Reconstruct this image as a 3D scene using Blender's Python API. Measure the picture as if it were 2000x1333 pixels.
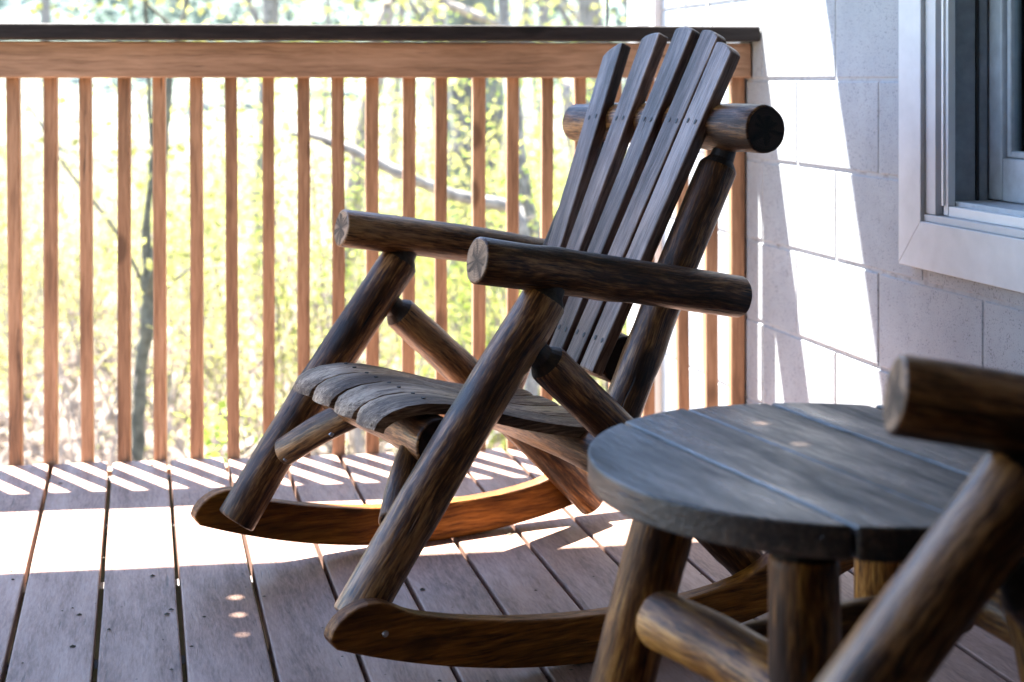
import bpy, bmesh, math, random
import numpy as np
from mathutils import Vector, Matrix, noise

for o in list(bpy.data.objects):
    bpy.data.objects.remove(o)
SC = bpy.context.scene
COL = SC.collection
R = math.radians

# ------------------------------------------------------------------ camera
CAM_H = 0.93
cam_d = bpy.data.cameras.new("camera")
cam = bpy.data.objects.new("camera", cam_d)
COL.objects.link(cam)
cam.location = (0, 0, CAM_H)
cam.rotation_euler = (R(90), 0, 0)
cam_d.sensor_width = 36.0
cam_d.lens = 54.0
cam_d.shift_y = -511.5 / 2000.0
cam_d.clip_start = 0.05
cam_d.clip_end = 2000
cam_d.dof.use_dof = True
cam_d.dof.focus_distance = 2.60
cam_d.dof.aperture_fstop = 4.1
SC.camera = cam

# ------------------------------------------------------------------ light
SUN_EL = R(69.0)
az = Vector((-0.672, 0.741, 0)).normalized()
to_sun = Vector((az.x * math.cos(SUN_EL), az.y * math.cos(SUN_EL), math.sin(SUN_EL)))
W = bpy.data.worlds.new("World")
SC.world = W
W.use_nodes = True
wn = W.node_tree
bg = wn.nodes["Background"]
sky = wn.nodes.new("ShaderNodeTexSky")
sky.sky_type = 'NISHITA'
sky.sun_disc = False
sky.sun_elevation = SUN_EL
sky.sun_rotation = math.atan2(az.x, az.y)
sky.dust_density = 0.3
sky.ozone_density = 3.5
wn.links.new(sky.outputs[0], bg.inputs[0])
bg.inputs[1].default_value = 0.08
sl = bpy.data.lights.new("sun", 'SUN')
sl.energy = 5.0
sl.angle = R(0.53)
sl.color = (1.0, 0.955, 0.88)
sun = bpy.data.objects.new("sun", sl)
sun.rotation_euler = (-to_sun).to_track_quat('-Z', 'Y').to_euler()
sun.location = (-6, 8, 20)
COL.objects.link(sun)

vs = SC.view_settings
vs.view_transform = 'Standard'
vs.look = 'None'
vs.exposure = 3.78
vs.gamma = 1.0
vs.use_curve_mapping = False
SC.render.engine = 'CYCLES'
SC.cycles.use_denoising = True
SC.cycles.max_bounces = 10
SC.cycles.diffuse_bounces = 6
SC.cycles.sample_clamp_indirect = 8.0


# ------------------------------------------------------------------ node helpers
class NT:
    def __init__(s, name):
        s.m = bpy.data.materials.new(name)
        s.m.use_nodes = True
        s.t = s.m.node_tree
        s.b = s.t.nodes["Principled BSDF"]
        s.out = s.t.nodes["Material Output"]

    def n(s, typ, **kw):
        nd = s.t.nodes.new(typ)
        for k, v in kw.items():
            setattr(nd, k, v)
        return nd

    def l(s, a, b):
        s.t.links.new(a, b)

    def coord(s, scale=(1, 1, 1), rnd=True, kind='Object'):
        tc = s.n("ShaderNodeTexCoord")
        out = tc.outputs[kind]
        if rnd:
            oi = s.n("ShaderNodeObjectInfo")
            mu = s.n("ShaderNodeMath", operation='MULTIPLY')
            s.l(oi.outputs["Random"], mu.inputs[0])
            mu.inputs[1].default_value = 37.0
            ad = s.n("ShaderNodeVectorMath", operation='ADD')
            s.l(out, ad.inputs[0])
            s.l(mu.outputs[0], ad.inputs[1])
            out = ad.outputs[0]
        return s.scale(out, scale)

    def scale(s, out, scale):
        mp = s.n("ShaderNodeMapping")
        mp.inputs["Scale"].default_value = scale
        s.l(out, mp.inputs["Vector"])
        return mp.outputs[0]

    def noise(s, vec, scale=5, detail=4, rough=.55, dist=0.0):
        nd = s.n("ShaderNodeTexNoise")
        nd.inputs["Scale"].default_value = scale
        nd.inputs["Detail"].default_value = detail
        nd.inputs["Roughness"].default_value = rough
        nd.inputs["Distortion"].default_value = dist
        if vec is not None:
            s.l(vec, nd.inputs["Vector"])
        return nd.outputs["Fac"]

    def ramp(s, fac, stops, interp='LINEAR'):
        nd = s.n("ShaderNodeValToRGB")
        cr = nd.color_ramp
        cr.interpolation = interp
        while len(cr.elements) < len(stops):
            cr.elements.new(0.5)
        for e, (p, c) in zip(cr.elements, stops):
            e.position = p
            e.color = (c[0], c[1], c[2], 1) if hasattr(c, '__len__') else (c, c, c, 1)
        s.l(fac, nd.inputs[0])
        return nd.outputs[0]

    def mix(s, fac, a, b, mode='MIX'):
        nd = s.n("ShaderNodeMix", data_type='RGBA', blend_type=mode)
        for i, v in ((0, fac), (6, a), (7, b)):
            if hasattr(v, 'is_output'):
                s.l(v, nd.inputs[i])
            elif i == 0:
                nd.inputs[0].default_value = v
            else:
                nd.inputs[i].default_value = (v[0], v[1], v[2], 1)
        return nd.outputs[2]

    def math(s, op, a, b=0.0):
        nd = s.n("ShaderNodeMath", operation=op)
        for i, v in ((0, a), (1, b)):
            if hasattr(v, 'is_output'):
                s.l(v, nd.inputs[i])
            else:
                nd.inputs[i].default_value = v
        return nd.outputs[0]

    def bump(s, h, strength=.3, dist=.002):
        nd = s.n("ShaderNodeBump")
        nd.inputs["Strength"].default_value = strength
        nd.inputs["Distance"].default_value = dist
        s.l(h, nd.inputs["Height"])
        s.l(nd.outputs[0], s.b.inputs["Normal"])

    def fin(s, col=None, rough=.6, spec=.5):
        if col is not None:
            if hasattr(col, 'is_output'):
                s.l(col, s.b.inputs["Base Color"])
            else:
                s.b.inputs["Base Color"].default_value = (*col, 1)
        if hasattr(rough, 'is_output'):
            s.l(rough, s.b.inputs["Roughness"])
        else:
            s.b.inputs["Roughness"].default_value = rough
        s.b.inputs["Specular IOR Level"].default_value = spec
        return s.m


def rnd_val(t, col, amt=.25):
    """vary brightness from piece to piece"""
    oi = t.n("ShaderNodeObjectInfo")
    mr = t.n("ShaderNodeMapRange")
    mr.inputs[3].default_value = 1 - amt
    mr.inputs[4].default_value = 1 + amt
    t.l(oi.outputs["Random"], mr.inputs[0])
    hs = t.n("ShaderNodeHueSaturation")
    t.l(mr.outputs[0], hs.inputs["Value"])
    t.l(col, hs.inputs["Color"])
    return hs.outputs[0]


def mat_wood(name, dark, mid, light, axis=2, grain=70, along=3.0, rough=(.38, .62), worn=None,
             crack=.5, bump=.5, var=.15, knots=True, spec=.5, coat=0.0):  # coat: varnish
    t = NT(name)
    t.b.inputs['Coat Weight'].default_value = coat
    t.b.inputs['Coat Roughness'].default_value = .30
    sc = [grain] * 3
    sc[axis] = along
    v0 = t.coord((1, 1, 1))
    # slow wobble of the grain
    wob = t.n("ShaderNodeTexNoise")
    wob.inputs["Scale"].default_value = 6
    t.l(v0, wob.inputs["Vector"])
    vm = t.n("ShaderNodeVectorMath", operation='MULTIPLY_ADD')
    t.l(wob.outputs["Color"], vm.inputs[0])
    vm.inputs[1].default_value = (.02, .02, .02)
    t.l(v0, vm.inputs[2])
    v = t.scale(vm.outputs[0], tuple(sc))
    n1 = t.math('ADD', t.math('MULTIPLY', t.noise(v, 1.0, 5, .6), .45), t.math('MULTIPLY', t.noise(t.scale(v, (2.6, 2.6, 2.6)), 1.0, 4, .65), .55))
    big = t.noise(v0, 9, 3, .5)
    s2 = [13] * 3
    s2[axis] = 2.2
    patch = t.noise(t.scale(v0, tuple(s2)), 1.0, 4, .6)
    c = t.ramp(n1, [(.38, dark), (.5, mid), (.63, light)])
    c2 = t.ramp(n1, [(.36, tuple(x * .45 for x in dark)), (.58, dark), (.7, mid)])
    c = t.mix(t.ramp(patch, [(.38, 0), (.62, 1)]), c2, c)
    if worn:
        c = t.mix(t.ramp(t.math('ADD', t.math('MULTIPLY', patch, .6), t.math('MULTIPLY', n1, .4)), [(.52, 0), (.66, .8)]), c, worn)
    # drying cracks
    sc3 = [grain * 1.4] * 3
    sc3[axis] = along * .45
    n3 = t.noise(t.scale(vm.outputs[0], tuple(sc3)), 1.0, 2, .5, .3)
    ck = t.ramp(n3, [(.30, 1), (.345, 0)])
    ckm = t.math('MULTIPLY', ck, t.ramp(big, [(.45, 0), (.6, crack)]))
    c = t.mix(ckm, c, tuple(x * .25 for x in dark))
    if knots:
        vo = t.n("ShaderNodeTexVoronoi")
        s4 = [8.0] * 3
        s4[axis] = 4.5
        t.l(t.scale(v0, tuple(s4)), vo.inputs["Vector"])
        vo.inputs["Scale"].default_value = 1.0
        k = t.ramp(vo.outputs["Distance"], [(.13, 1), (.21, 0)])
        c = t.mix(t.math('MULTIPLY', k, .8), c, tuple(x * .4 for x in dark))
    c = rnd_val(t, c, var)
    h = t.math('SUBTRACT', n1, t.math('MULTIPLY', ckm, 1.2))
    t.bump(h, bump, .003)
    ro = t.ramp(t.math('ADD', t.math('MULTIPLY', n1, .45), t.math('MULTIPLY', patch, .55)), [(.38, rough[1]), (.60, rough[0])])
    if coat:
        t.l(t.ramp(patch, [(.40, 0), (.66, coat * 1.5)]), t.b.inputs['Coat Weight'])
    return t.fin(c, ro, spec)


def mat_endgrain(name, a, b, dark):
    t = NT(name)
    v = t.coord((1, 1, 1), rnd=False)
    sep = t.n("ShaderNodeSeparateXYZ")
    t.l(v, sep.inputs[0])
    r = t.math('SQRT', t.math('ADD', t.math('POWER', sep.outputs[0], 2.0), t.math('POWER', sep.outputs[1], 2.0)))
    wob = t.noise(t.coord((40, 40, 0)), 1, 3, .6)
    rr = t.math('ADD', t.math('MULTIPLY', r, 1500), t.math('MULTIPLY', wob, 9))
    ring = t.math('ADD', t.math('MULTIPLY', t.math('SINE', rr), .5), .5)
    c = t.mix(ring, a, b)
    spk = t.noise(t.coord((300, 300, 10)), 1, 3, .6)
    c = t.mix(t.ramp(spk, [(.5, 0), (.75, .5)]), c, dark)
    # radial checks at uneven angles and of uneven length
    ang = t.math('ARCTAN2', sep.outputs[1], sep.outputs[0])
    oi = t.n("ShaderNodeObjectInfo")
    cx = t.n("ShaderNodeCombineXYZ")
    aw = t.math('ADD', ang, t.math('MULTIPLY', wob, .5))
    t.l(t.math('MULTIPLY', t.math('COSINE', aw), 1.25), cx.inputs[0])
    t.l(t.math('MULTIPLY', t.math('SINE', aw), 1.25), cx.inputs[1])
    t.l(t.math('MULTIPLY', oi.outputs["Random"], 90), cx.inputs[2])
    na = t.noise(cx.outputs[0], 1.0, 1, .5)
    nl = t.noise(t.scale(cx.outputs[0], (.8, .8, 1.7)), 1.0, 0, .5)
    w = t.math('MULTIPLY', t.math('ABSOLUTE', t.math('SUBTRACT', na, .5)), r)
    reach = t.math('LESS_THAN', r, t.math('MULTIPLY', nl, .062))
    ck = t.math('MULTIPLY', t.ramp(w, [(.0003, 1), (.0009, 0)]), reach)
    c = t.mix(t.math('MULTIPLY', ck, .9), c, tuple(x * .2 for x in dark))
    rim = t.ramp(t.math('ADD', r, t.math('MULTIPLY', wob, .006)), [(.034, 0), (.041, .6)])
    c = t.mix(rim, c, dark)
    t.bump(t.math('SUBTRACT', t.math('MULTIPLY', ring, .3), ck), .4, .002)
    return t.fin(c, .75, .3)


def mat_plain(name, col, rough=.6, spec=.5, metal=0.0, nscale=30, amt=.2, bump=.1):
    t = NT(name)
    n = t.noise(t.coord((1, 1, 1)), nscale, 5, .6)
    c = t.mix(t.ramp(n, [(.3, 0), (.7, 1)]), tuple(x * (1 - amt) for x in col), tuple(min(1, x * (1 + amt)) for x in col))
    t.b.inputs["Metallic"].default_value = metal
    t.bump(n, bump, .002)
    return t.fin(c, rough, spec)


M = {}
M['log'] = mat_wood('log_wood', (.016, .0045, .0011), (.130, .045, .0095), (.38, .170, .048), 2, 125, 12.0, (.32, .58),
                    worn=(.42, .225, .092), bump=.8, crack=1.0, spec=.22, coat=.28)
M['tenon'] = mat_wood('dark_tenon_wood', (.010, .005, .003), (.022, .011, .006), (.045, .024, .013), 2, 75, 9.0, (.5, .7), crack=.5)
M['log_end'] = mat_endgrain('log_end_grain', (.33, .22, .145), (.24, .15, .09), (.07, .04, .024))
M['log_end_dark'] = mat_endgrain('dark_log_end_grain', (.035, .02, .014), (.024, .014, .01), (.01, .006, .004))
M['rocker'] = mat_wood('rocker_wood', (.075, .023, .002), (.25, .085, .008), (.40, .16, .022), 0, 80, 6, (.42, .65), crack=.4, bump=.6, spec=.18)
M['seat'] = mat_wood('weathered_seat_wood', (.065, .034, .018), (.235, .148, .088), (.43, .30, .195), 0, 120, 9.0, (.42, .68),
                     worn=(.43, .31, .21), crack=1.0, bump=.8, spec=.25)
M['slat'] = mat_wood('back_slat_wood', (.055, .026, .016), (.148, .080, .052), (.245, .150, .104), 2, 120, 7, (.33, .55),
                     worn=(.23, .148, .11), crack=.6, knots=False, bump=.6, spec=.35, coat=.12)
M['tabletop'] = mat_wood('tabletop_wood', (.010, .005, .0035), (.050, .030, .021), (.15, .10, .073), 0, 110, 8.0, (.20, .60),
                         worn=(.17, .115, .086), crack=1.0, bump=.8, spec=.5, coat=.14)
M['table_leg'] = mat_wood('table_leg_wood', (.034, .009, .0012), (.26, .092, .012), (.52, .235, .046), 2, 110, 11, (.36, .62),
                          worn=(.50, .25, .062), bump=.8, crack=1.0, spec=.2, coat=.2)
M['deck'] = mat_wood('deck_stain', (.245, .145, .108), (.282, .170, .130), (.312, .194, .152), 0, 90, 14, (.42, .62),
                     crack=.7, bump=.4, var=.10, knots=False, spec=.35)
M['rail'] = mat_wood('rail_stain', (.31, .165, .085), (.43, .245, .132), (.52, .31, .18), 2, 70, 4, (.5, .7), crack=.8, bump=.35, var=.14)
M['rail_x'] = mat_wood('rail_board_stain', (.37, .208, .118), (.48, .285, .172), (.54, .335, .215), 0, 70, 4, (.5, .7), crack=.6, bump=.35, var=.06, knots=False)
M['cap'] = mat_wood('cap_stain', (.014, .010, .010), (.024, .018, .017), (.042, .032, .029), 0, 60, 5, (.5, .7), crack=.5, bump=.3, var=.05, spec=.3)
M['steel'] = mat_plain('steel', (.45, .45, .46), .35, .5, 1.0)
M['screw'] = mat_plain('dark_screw', (.012, .010, .010), .6)
M['white'] = mat_plain('white_paint', (.58, .585, .595), .5, .4, 0, 14, .08, .15)
M['alu'] = mat_plain('white_aluminium', (.78, .79, .80), .35, .5, 0, 20, .03, .02)
M['track'] = mat_plain('grey_track', (.24, .27, .30), .5)
M['black'] = mat_plain('black_rubber', (.01, .01, .012), .6)
M['sash'] = mat_plain('sash_paint', (.50, .55, .60), .5, .4, 0, 25, .15, .2)
M['curtain'] = mat_plain('curtain_cloth', (.22, .28, .33), .9)
M['room'] = mat_plain('dark_room', (.03, .03, .035), .9)
M['roofwood'] = mat_plain('roof_boards', (.13, .12, .115), .8)
M['dark_metal'] = mat_plain('dark_metal', (.02, .022, .025), .5)
M['pipe'] = mat_plain('white_trim', (.75, .75, .74), .4, .5, 0, 10, .04, .05)


def mat_block():
    t = NT('painted_block')
    v = t.coord((1, 1, 1))
    n = t.noise(v, 260, 3, .6)
    n2 = t.noise(v, 7, 4, .6)
    n3 = t.noise(v, 420, 2, .6)
    n4 = t.noise(v, 60, 3, .6)
    base = t.mix(t.ramp(n2, [(.3, 0), (.7, 1)]), (.30, .322, .348), (.37, .39, .412))  # white paint, with the faint blue of skylit shade put into its colour
    pit = t.ramp(t.math('ADD', t.math('MULTIPLY', n, .7), t.math('MULTIPLY', n4, .3)), [(.385, 1), (.445, 0)])
    spk = t.ramp(n3, [(.36, 1), (.5, 0)])
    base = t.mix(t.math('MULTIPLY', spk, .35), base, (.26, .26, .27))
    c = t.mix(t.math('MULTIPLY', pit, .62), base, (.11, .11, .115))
    c = rnd_val(t, c, .04)
    t.bump(t.math('SUBTRACT', t.math('ADD', t.math('MULTIPLY', n4, .5), t.math('MULTIPLY', n2, .5)), t.math('MULTIPLY', pit, .5)), .35, .003)
    return t.fin(c, .7, .3)


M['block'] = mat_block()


def mat_mortar():
    t = NT('painted_mortar')
    v = t.coord((1, 1, 1), rnd=False)
    n = t.noise(v, 22, 5, .7)
    c = t.mix(t.ramp(n, [(.50, 0), (.70, .8)]), (.355, .37, .385), (.18, .165, .15))
    t.bump(n, .5, .004)
    return t.fin(c, .8, .2)


M['mortar'] = mat_mortar()


def mat_glass():
    t = NT('window_glass')
    gl = t.n("ShaderNodeBsdfGlossy")
    gl.inputs["Roughness"].default_value = .02
    tr = t.n("ShaderNodeBsdfTransparent")
    tr.inputs[0].default_value = (.75, .82, .85, 1)
    fr = t.n("ShaderNodeFresnel")
    fr.inputs[0].default_value = 1.5
    mx = t.n("ShaderNodeMixShader")
    t.l(fr.outputs[0], mx.inputs[0])
    t.l(tr.outputs[0], mx.inputs[1])
    t.l(gl.outputs[0], mx.inputs[2])
    t.l(mx.outputs[0], t.out.inputs[0])
    return t.m


M['glass'] = mat_glass()


def mat_leaf(name, c1, c2, trans=.5):
    t = NT(name)
    n = t.noise(t.coord((1, 1, 1)), 3.5, 3, .6)
    wn_ = t.n("ShaderNodeTexWhiteNoise", noise_dimensions='3D')
    geo = t.n("ShaderNodeNewGeometry")
    t.l(geo.outputs["Random Per Island"], wn_.inputs["Vector"])
    f = t.math('ADD', t.math('MULTIPLY', n, .5), t.math('MULTIPLY', geo.outputs["Random Per Island"], .5))
    c = t.mix(f, c1, c2)
    df = t.n("ShaderNodeBsdfDiffuse")
    tl = t.n("ShaderNodeBsdfTranslucent")
    t.l(c, df.inputs[0])
    t.l(c, tl.inputs[0])
    mx = t.n("ShaderNodeMixShader")
    mx.inputs[0].default_value = trans
    t.l(df.outputs[0], mx.inputs[1])
    t.l(tl.outputs[0], mx.inputs[2])
    t.l(mx.outputs[0], t.out.inputs[0])
    return t.m


M['leaf_y'] = mat_leaf('yellow_green_leaves', (.23, .25, .065), (.41, .37, .14))
M['leaf_g'] = mat_leaf('fresh_green_leaves', (.19, .27, .045), (.32, .37, .09))
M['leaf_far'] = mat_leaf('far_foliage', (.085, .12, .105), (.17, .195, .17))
M['litter'] = mat_leaf('dry_leaves', (.15, .115, .092), (.30, .25, .215), .25)
M['bark'] = mat_plain('grey_bark', (.17, .16, .145), .9, .2, 0, 18, .5, .8)
M['sapling'] = mat_plain('sapling_bark', (.10, .098, .075), .9, .2, 0, 20, .5, .6)
M['bark_thin'] = mat_plain('dark_bark', (.06, .052, .038), .9, .2, 0, 20, .5, .6)
M['twig'] = mat_plain('pale_twigs', (.25, .21, .175), .9, .2, 0, 20, .4, .4)


def mat_lichen():
    t = NT('lichen_bark')
    v = t.coord((1, 1, 1), rnd=False)
    n = t.noise(t.scale(v, (14, 14, 4)), 1, 6, .65)
    p = t.noise(v, 5, 4, .6)
    c = t.ramp(n, [(.3, (.04, .036, .03)), (.5, (.10, .094, .084)), (.75, (.17, .162, .148))])
    c = t.mix(t.ramp(p, [(.45, 0), (.6, .85)]), c, (.155, .178, .138))
    t.bump(n, .9, .02)
    return t.fin(c, .9, .2)


M['lichen'] = mat_lichen()


def mat_ground():
    t = NT('leaf_litter_ground')
    v = t.coord((1, 1, 1), rnd=False)
    n = t.noise(v, 4.5, 8, .7)
    p = t.noise(v, .35, 4, .6)
    c = t.ramp(n, [(.3, (.09, .07, .055)), (.5, (.175, .143, .12)), (.68, (.26, .22, .195))])
    c = t.mix(t.ramp(p, [(.5, 0), (.66, .6)]), c, (.17, .20, .06))
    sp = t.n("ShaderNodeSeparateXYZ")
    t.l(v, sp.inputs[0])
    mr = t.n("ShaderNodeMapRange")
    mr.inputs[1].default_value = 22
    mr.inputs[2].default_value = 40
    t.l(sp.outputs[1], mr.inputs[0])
    c = t.mix(mr.outputs[0], c, t.ramp(n, [(.3, (.07, .10, .088)), (.7, (.145, .175, .152))]))  # far ground: forest floor green, with woodland shade put into the colour
    t.bump(n, .8, .05)
    return t.fin(c, .95, .1)


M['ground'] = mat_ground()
M['blocker'] = mat_plain('brown_blocker', (.11, .085, .065), .8)  # dark colour of the added walls that block fill light
M['bounce_absorber'] = mat_plain('absorber_green', (.035, .05, .022), .9, .2, 0, 8, .5, .6)  # dark green of the added sheet that soaks up ground bounce


# ------------------------------------------------------------------ object helpers
def tag(o, label=None, cat=None, group=None, kind=None):
    if label:
        o['label'] = label
    if cat:
        o['category'] = cat
    if group:
        o['group'] = group
    if kind:
        o['kind'] = kind
    return o


def empty(name, loc=(0, 0, 0), rz=0.0):
    o = bpy.data.objects.new(name, None)
    o.empty_display_size = .1
    o.location = loc
    o.rotation_euler = (0, 0, rz)
    COL.objects.link(o)
    return o


def mesh_obj(name, verts, faces, mats, parent=None, mat_idx=None, smooth=False, mtx=None):
    me = bpy.data.meshes.new(name)
    me.from_pydata([tuple(v) for v in verts], [], faces)
    for m in (mats if isinstance(mats, (list, tuple)) else [mats]):
        me.materials.append(m)
    if mat_idx is not None:
        me.polygons.foreach_set("material_index", mat_idx)
    if smooth is True:
        me.polygons.foreach_set("use_smooth", [True] * len(me.polygons))
    elif smooth:
        me.polygons.foreach_set("use_smooth", smooth)
    me.update()
    o = bpy.data.objects.new(name, me)
    COL.objects.link(o)
    if parent:
        o.parent = parent
    if mtx is not None:
        o.matrix_local = mtx
    return o


def box(name, lo, hi, mat, parent=None, bev=.002, mtx=None, seg=2):
    bm = bmesh.new()
    bmesh.ops.create_cube(bm, size=1)
    c = [(a + b) / 2 for a, b in zip(lo, hi)]
    d = [abs(b - a) for a, b in zip(lo, hi)]
    for v in bm.verts:
        v.co = Vector((v.co.x * d[0], v.co.y * d[1], v.co.z * d[2]))
    if bev:
        bmesh.ops.bevel(bm, geom=list(bm.edges), offset=min(bev, min(d) * .3), segments=seg, affect='EDGES', profile=.5)
    me = bpy.data.meshes.new(name)
    bm.to_mesh(me)
    bm.free()
    me.materials.append(mat)
    o = bpy.data.objects.new(name, me)
    COL.objects.link(o)
    if parent:
        o.parent = parent
    o.matrix_local = (mtx if mtx is not None else Matrix.Identity(4)) @ Matrix.Translation(c)
    return o


def axis_matrix(p0, p1, roll=0.0):
    z = (Vector(p1) - Vector(p0)).normalized()
    q = z.to_track_quat('Z', 'Y')
    return Matrix.Translation(Vector(p0)) @ q.to_matrix().to_4x4() @ Matrix.Rotation(roll, 4, 'Z')


def log(name, p0, p1, r0, r1, parent, seed, mat='log', end='log_end', ten0=None, ten1=None, end1=None, seg=32, wob=.055, bow=0.005):
    """a peeled log: p0, p1 are the ends of the full-diameter part; ten = length of a shaved tenon"""
    p0 = Vector(p0)
    p1 = Vector(p1)
    L = (p1 - p0).length
    prof = []                                   # (z, radius, smooth ring)
    ch = .004
    if ten0:
        prof += [(-ten0, r0 * .55), (-.004, r0 * .64), (.003, r0 * .80), (.010, r0 * .95), (.013, r0 * .99), (.022, r0)]
    else:
        prof += [(0, r0 - ch), (ch * .35, r0 - ch * .3), (ch, r0)]
    nr = max(6, int(L / .025))
    for i in range(1, nr):
        f = i / nr
        if .03 / L < f < 1 - .03 / L:
            prof.append((f * L, r0 + (r1 - r0) * f))
    if ten1:
        prof += [(L - .022, r1), (L - .013, r1 * .99), (L - .010, r1 * .95), (L - .003, r1 * .80), (L + .004, r1 * .64), (L + ten1, r1 * .55)]
    else:
        prof += [(L - ch, r1), (L - ch * .35, r1 - ch * .3), (L, r1 - ch)]
    vs_, fs, mi = [], [], []
    so = seed * 17.31
    kr_ = random.Random(seed * 7 + 1)
    kn = [(kr_.uniform(0, 6.28), kr_.uniform(.06, max(.07, L - .06)), kr_.uniform(.010, .017)) for _ in range(int(L * 9))]
    for z, r in prof:
        bx = bow * math.sin(math.pi * max(0, min(1, z / L)) + 0) * math.cos(so)
        by = bow * math.sin(math.pi * max(0, min(1, z / L))) * math.sin(so)
        for k in range(seg):
            a = 2 * math.pi * k / seg
            ca, sa = math.cos(a), math.sin(a)
            n1 = noise.noise(Vector((ca * 1.1 + so, sa * 1.1, z * 5)))
            n2 = noise.noise(Vector((ca * 3.2 - so, sa * 3.2, z * 14 + so)))
            rr = r * (1 + wob * n1 + wob * .45 * n2)
            for ka, kz, kr in kn:
                da = (a - ka + math.pi) % (2 * math.pi) - math.pi
                q2 = ((da * r) ** 2 + ((z - kz) * .7) ** 2) / (kr * kr)
                if q2 < 6:
                    rr += .0035 * math.exp(-q2) * (1 - .9 * math.exp(-q2 * 5))
            vs_.append((bx + rr * ca, by + rr * sa, z))
    n = len(prof)
    sm = []
    for i in range(n - 1):
        for k in range(seg):
            fs.append((i * seg + k, i * seg + (k + 1) % seg, (i + 1) * seg + (k + 1) % seg, (i + 1) * seg + k))
            ten = (ten0 and prof[i][0] < .0095) or (ten1 and prof[i + 1][0] > L - .0095)
            mi.append(3 if ten else 0)
            sm.append(not ten)
    for ring, flip in ((0, True), (n - 1, False)):
        c = len(vs_)
        zz = prof[ring][0]
        vs_.append((0, 0, zz + (.0 if flip else .0)))
        for k in range(seg):
            a, b = ring * seg + k, ring * seg + (k + 1) % seg
            fs.append((b, a, c) if flip else (a, b, c))
            mi.append(1 if ring == 0 else 2)
            sm.append(False)
    return mesh_obj(name, vs_, fs, [M[mat], M[end], M[end1 or end], M['tenon']], parent, mi, sm, axis_matrix(p0, p1, seed * 1.7))


def prism(name, outline, t0, t1, mat, parent, mtx=None, bev=.003):
    """extrude an (x, z) outline from y=t0 to y=t1 with softened edges"""
    bm = bmesh.new()
    a = [bm.verts.new((x, t0, z)) for x, z in outline]
    bm.faces.new(a)
    ex = bmesh.ops.extrude_face_region(bm, geom=list(bm.faces))
    for v in ex['geom']:
        if isinstance(v, bmesh.types.BMVert):
            v.co.y = t1
    bmesh.ops.recalc_face_normals(bm, faces=list(bm.faces))
    if bev:
        es = [e for e in bm.edges if len(e.link_faces) == 2 and e.calc_face_angle(0) > R(40)]
        bmesh.ops.bevel(bm, geom=es, offset=bev, segments=2, affect='EDGES', profile=.5, clamp_overlap=True)
    me = bpy.data.meshes.new(name)
    bm.to_mesh(me)
    bm.free()
    me.materials.append(mat)
    o = bpy.data.objects.new(name, me)
    COL.objects.link(o)
    o.parent = parent
    if mtx is not None:
        o.matrix_local = mtx
    return o


def copy_tree(o, parent=None):
    c = o.copy()
    COL.objects.link(c)
    c.parent = parent
    for ch in list(o.children):
        copy_tree(ch, c)
    return c


# ------------------------------------------------------------------ deck
BD = Vector((-0.2358, 0.9718, 0))               # boards run this way
BN = Vector((0.9718, 0.2358, 0))
PITCH = .1375
N0 = -.2055


def deck_edge_y(x):
    return 3.868 + .14 * x


deck = empty('deck')
tag(deck, kind='structure')
rng = random.Random(3)
drot = math.atan2(BD.y, BD.x)
for k in range(-9, 13):
    n0 = N0 + k * PITCH + .0042
    n1 = N0 + (k + 1) * PITCH - .0042
    if n1 > 1.515:
        n1 = 1.512
    if n1 - n0 < .02:
        continue
    nc = (n0 + n1) / 2
    w = (n1 - n0)
    # where this board meets the deck edge
    t = (3.868 + .14 * BN.x * nc - BN.y * nc) / (BD.y - .14 * BD.x) + rng.uniform(-.004, .006)
    t0, t1 = -6.5, t
    bm = bmesh.new()
    hw = w / 2
    rc = .008
    pts = [(t0, -hw), (t1 - rc, -hw), (t1 - rc * .3, -hw + rc * .3), (t1, -hw + rc), (t1 + rng.uniform(-.003, .003), hw - rc), (t1 - rc * .3, hw - rc * .3), (t1 - rc, hw), (t0, hw)]
    # subdivide long sides so that the edges can waver
    L = []
    for i in range(60):
        x = t0 + (t1 - rc - t0) * i / 60
        L.append((x, -hw + .0012 * noise.noise(Vector((x * 3, k * 7.7, 0)))))
    U = []
    for i in range(60):
        x = (t1 - rc) + (t0 - t1 + rc) * i / 59
        U.append((x, hw + .0012 * noise.noise(Vector((x * 3, k * 7.7, 5)))))
    outl = L + pts[2:6] + U
    vsb = [bm.verts.new((x, y, 0)) for x, y in outl]
    f = bm.faces.new(vsb)
    ex = bmesh.ops.extrude_face_region(bm, geom=[f])
    for v in ex['geom']:
        if isinstance(v, bmesh.types.BMVert):
            v.co.z = -.034
    bmesh.ops.recalc_face_normals(bm, faces=list(bm.faces))
    es = [e for e in bm.edges if len(e.link_faces) == 2 and e.calc_face_angle(0) > R(60)]
    bmesh.ops.bevel(bm, geom=es, offset=.003, segments=2, affect='EDGES', profile=.5)
    me = bpy.data.meshes.new('plank')
    bm.to_mesh(me)
    bm.free()
    me.materials.append(M['deck'])
    o = bpy.data.objects.new('plank', me)
    COL.objects.link(o)
    o.parent = deck
    o.matrix_local = Matrix.Translation(BN * nc + Vector((0, 0, rng.uniform(-.0015, .0008)))) @ Matrix.Rotation(drot, 4, 'Z')
# joists and rim under the boards
for yy in np.arange(-5.9, 3.9, .4064):
    a = Vector((-1.6, yy - .14 * 1.6, -.036))
    rot = math.atan2(.14, 1)
    box('joist', (0, -.02, -.19), (2.9, .02, 0), M['roofwood'], deck, .002, Matrix.Translation(a) @ Matrix.Rotation(rot, 4, 'Z'))

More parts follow.
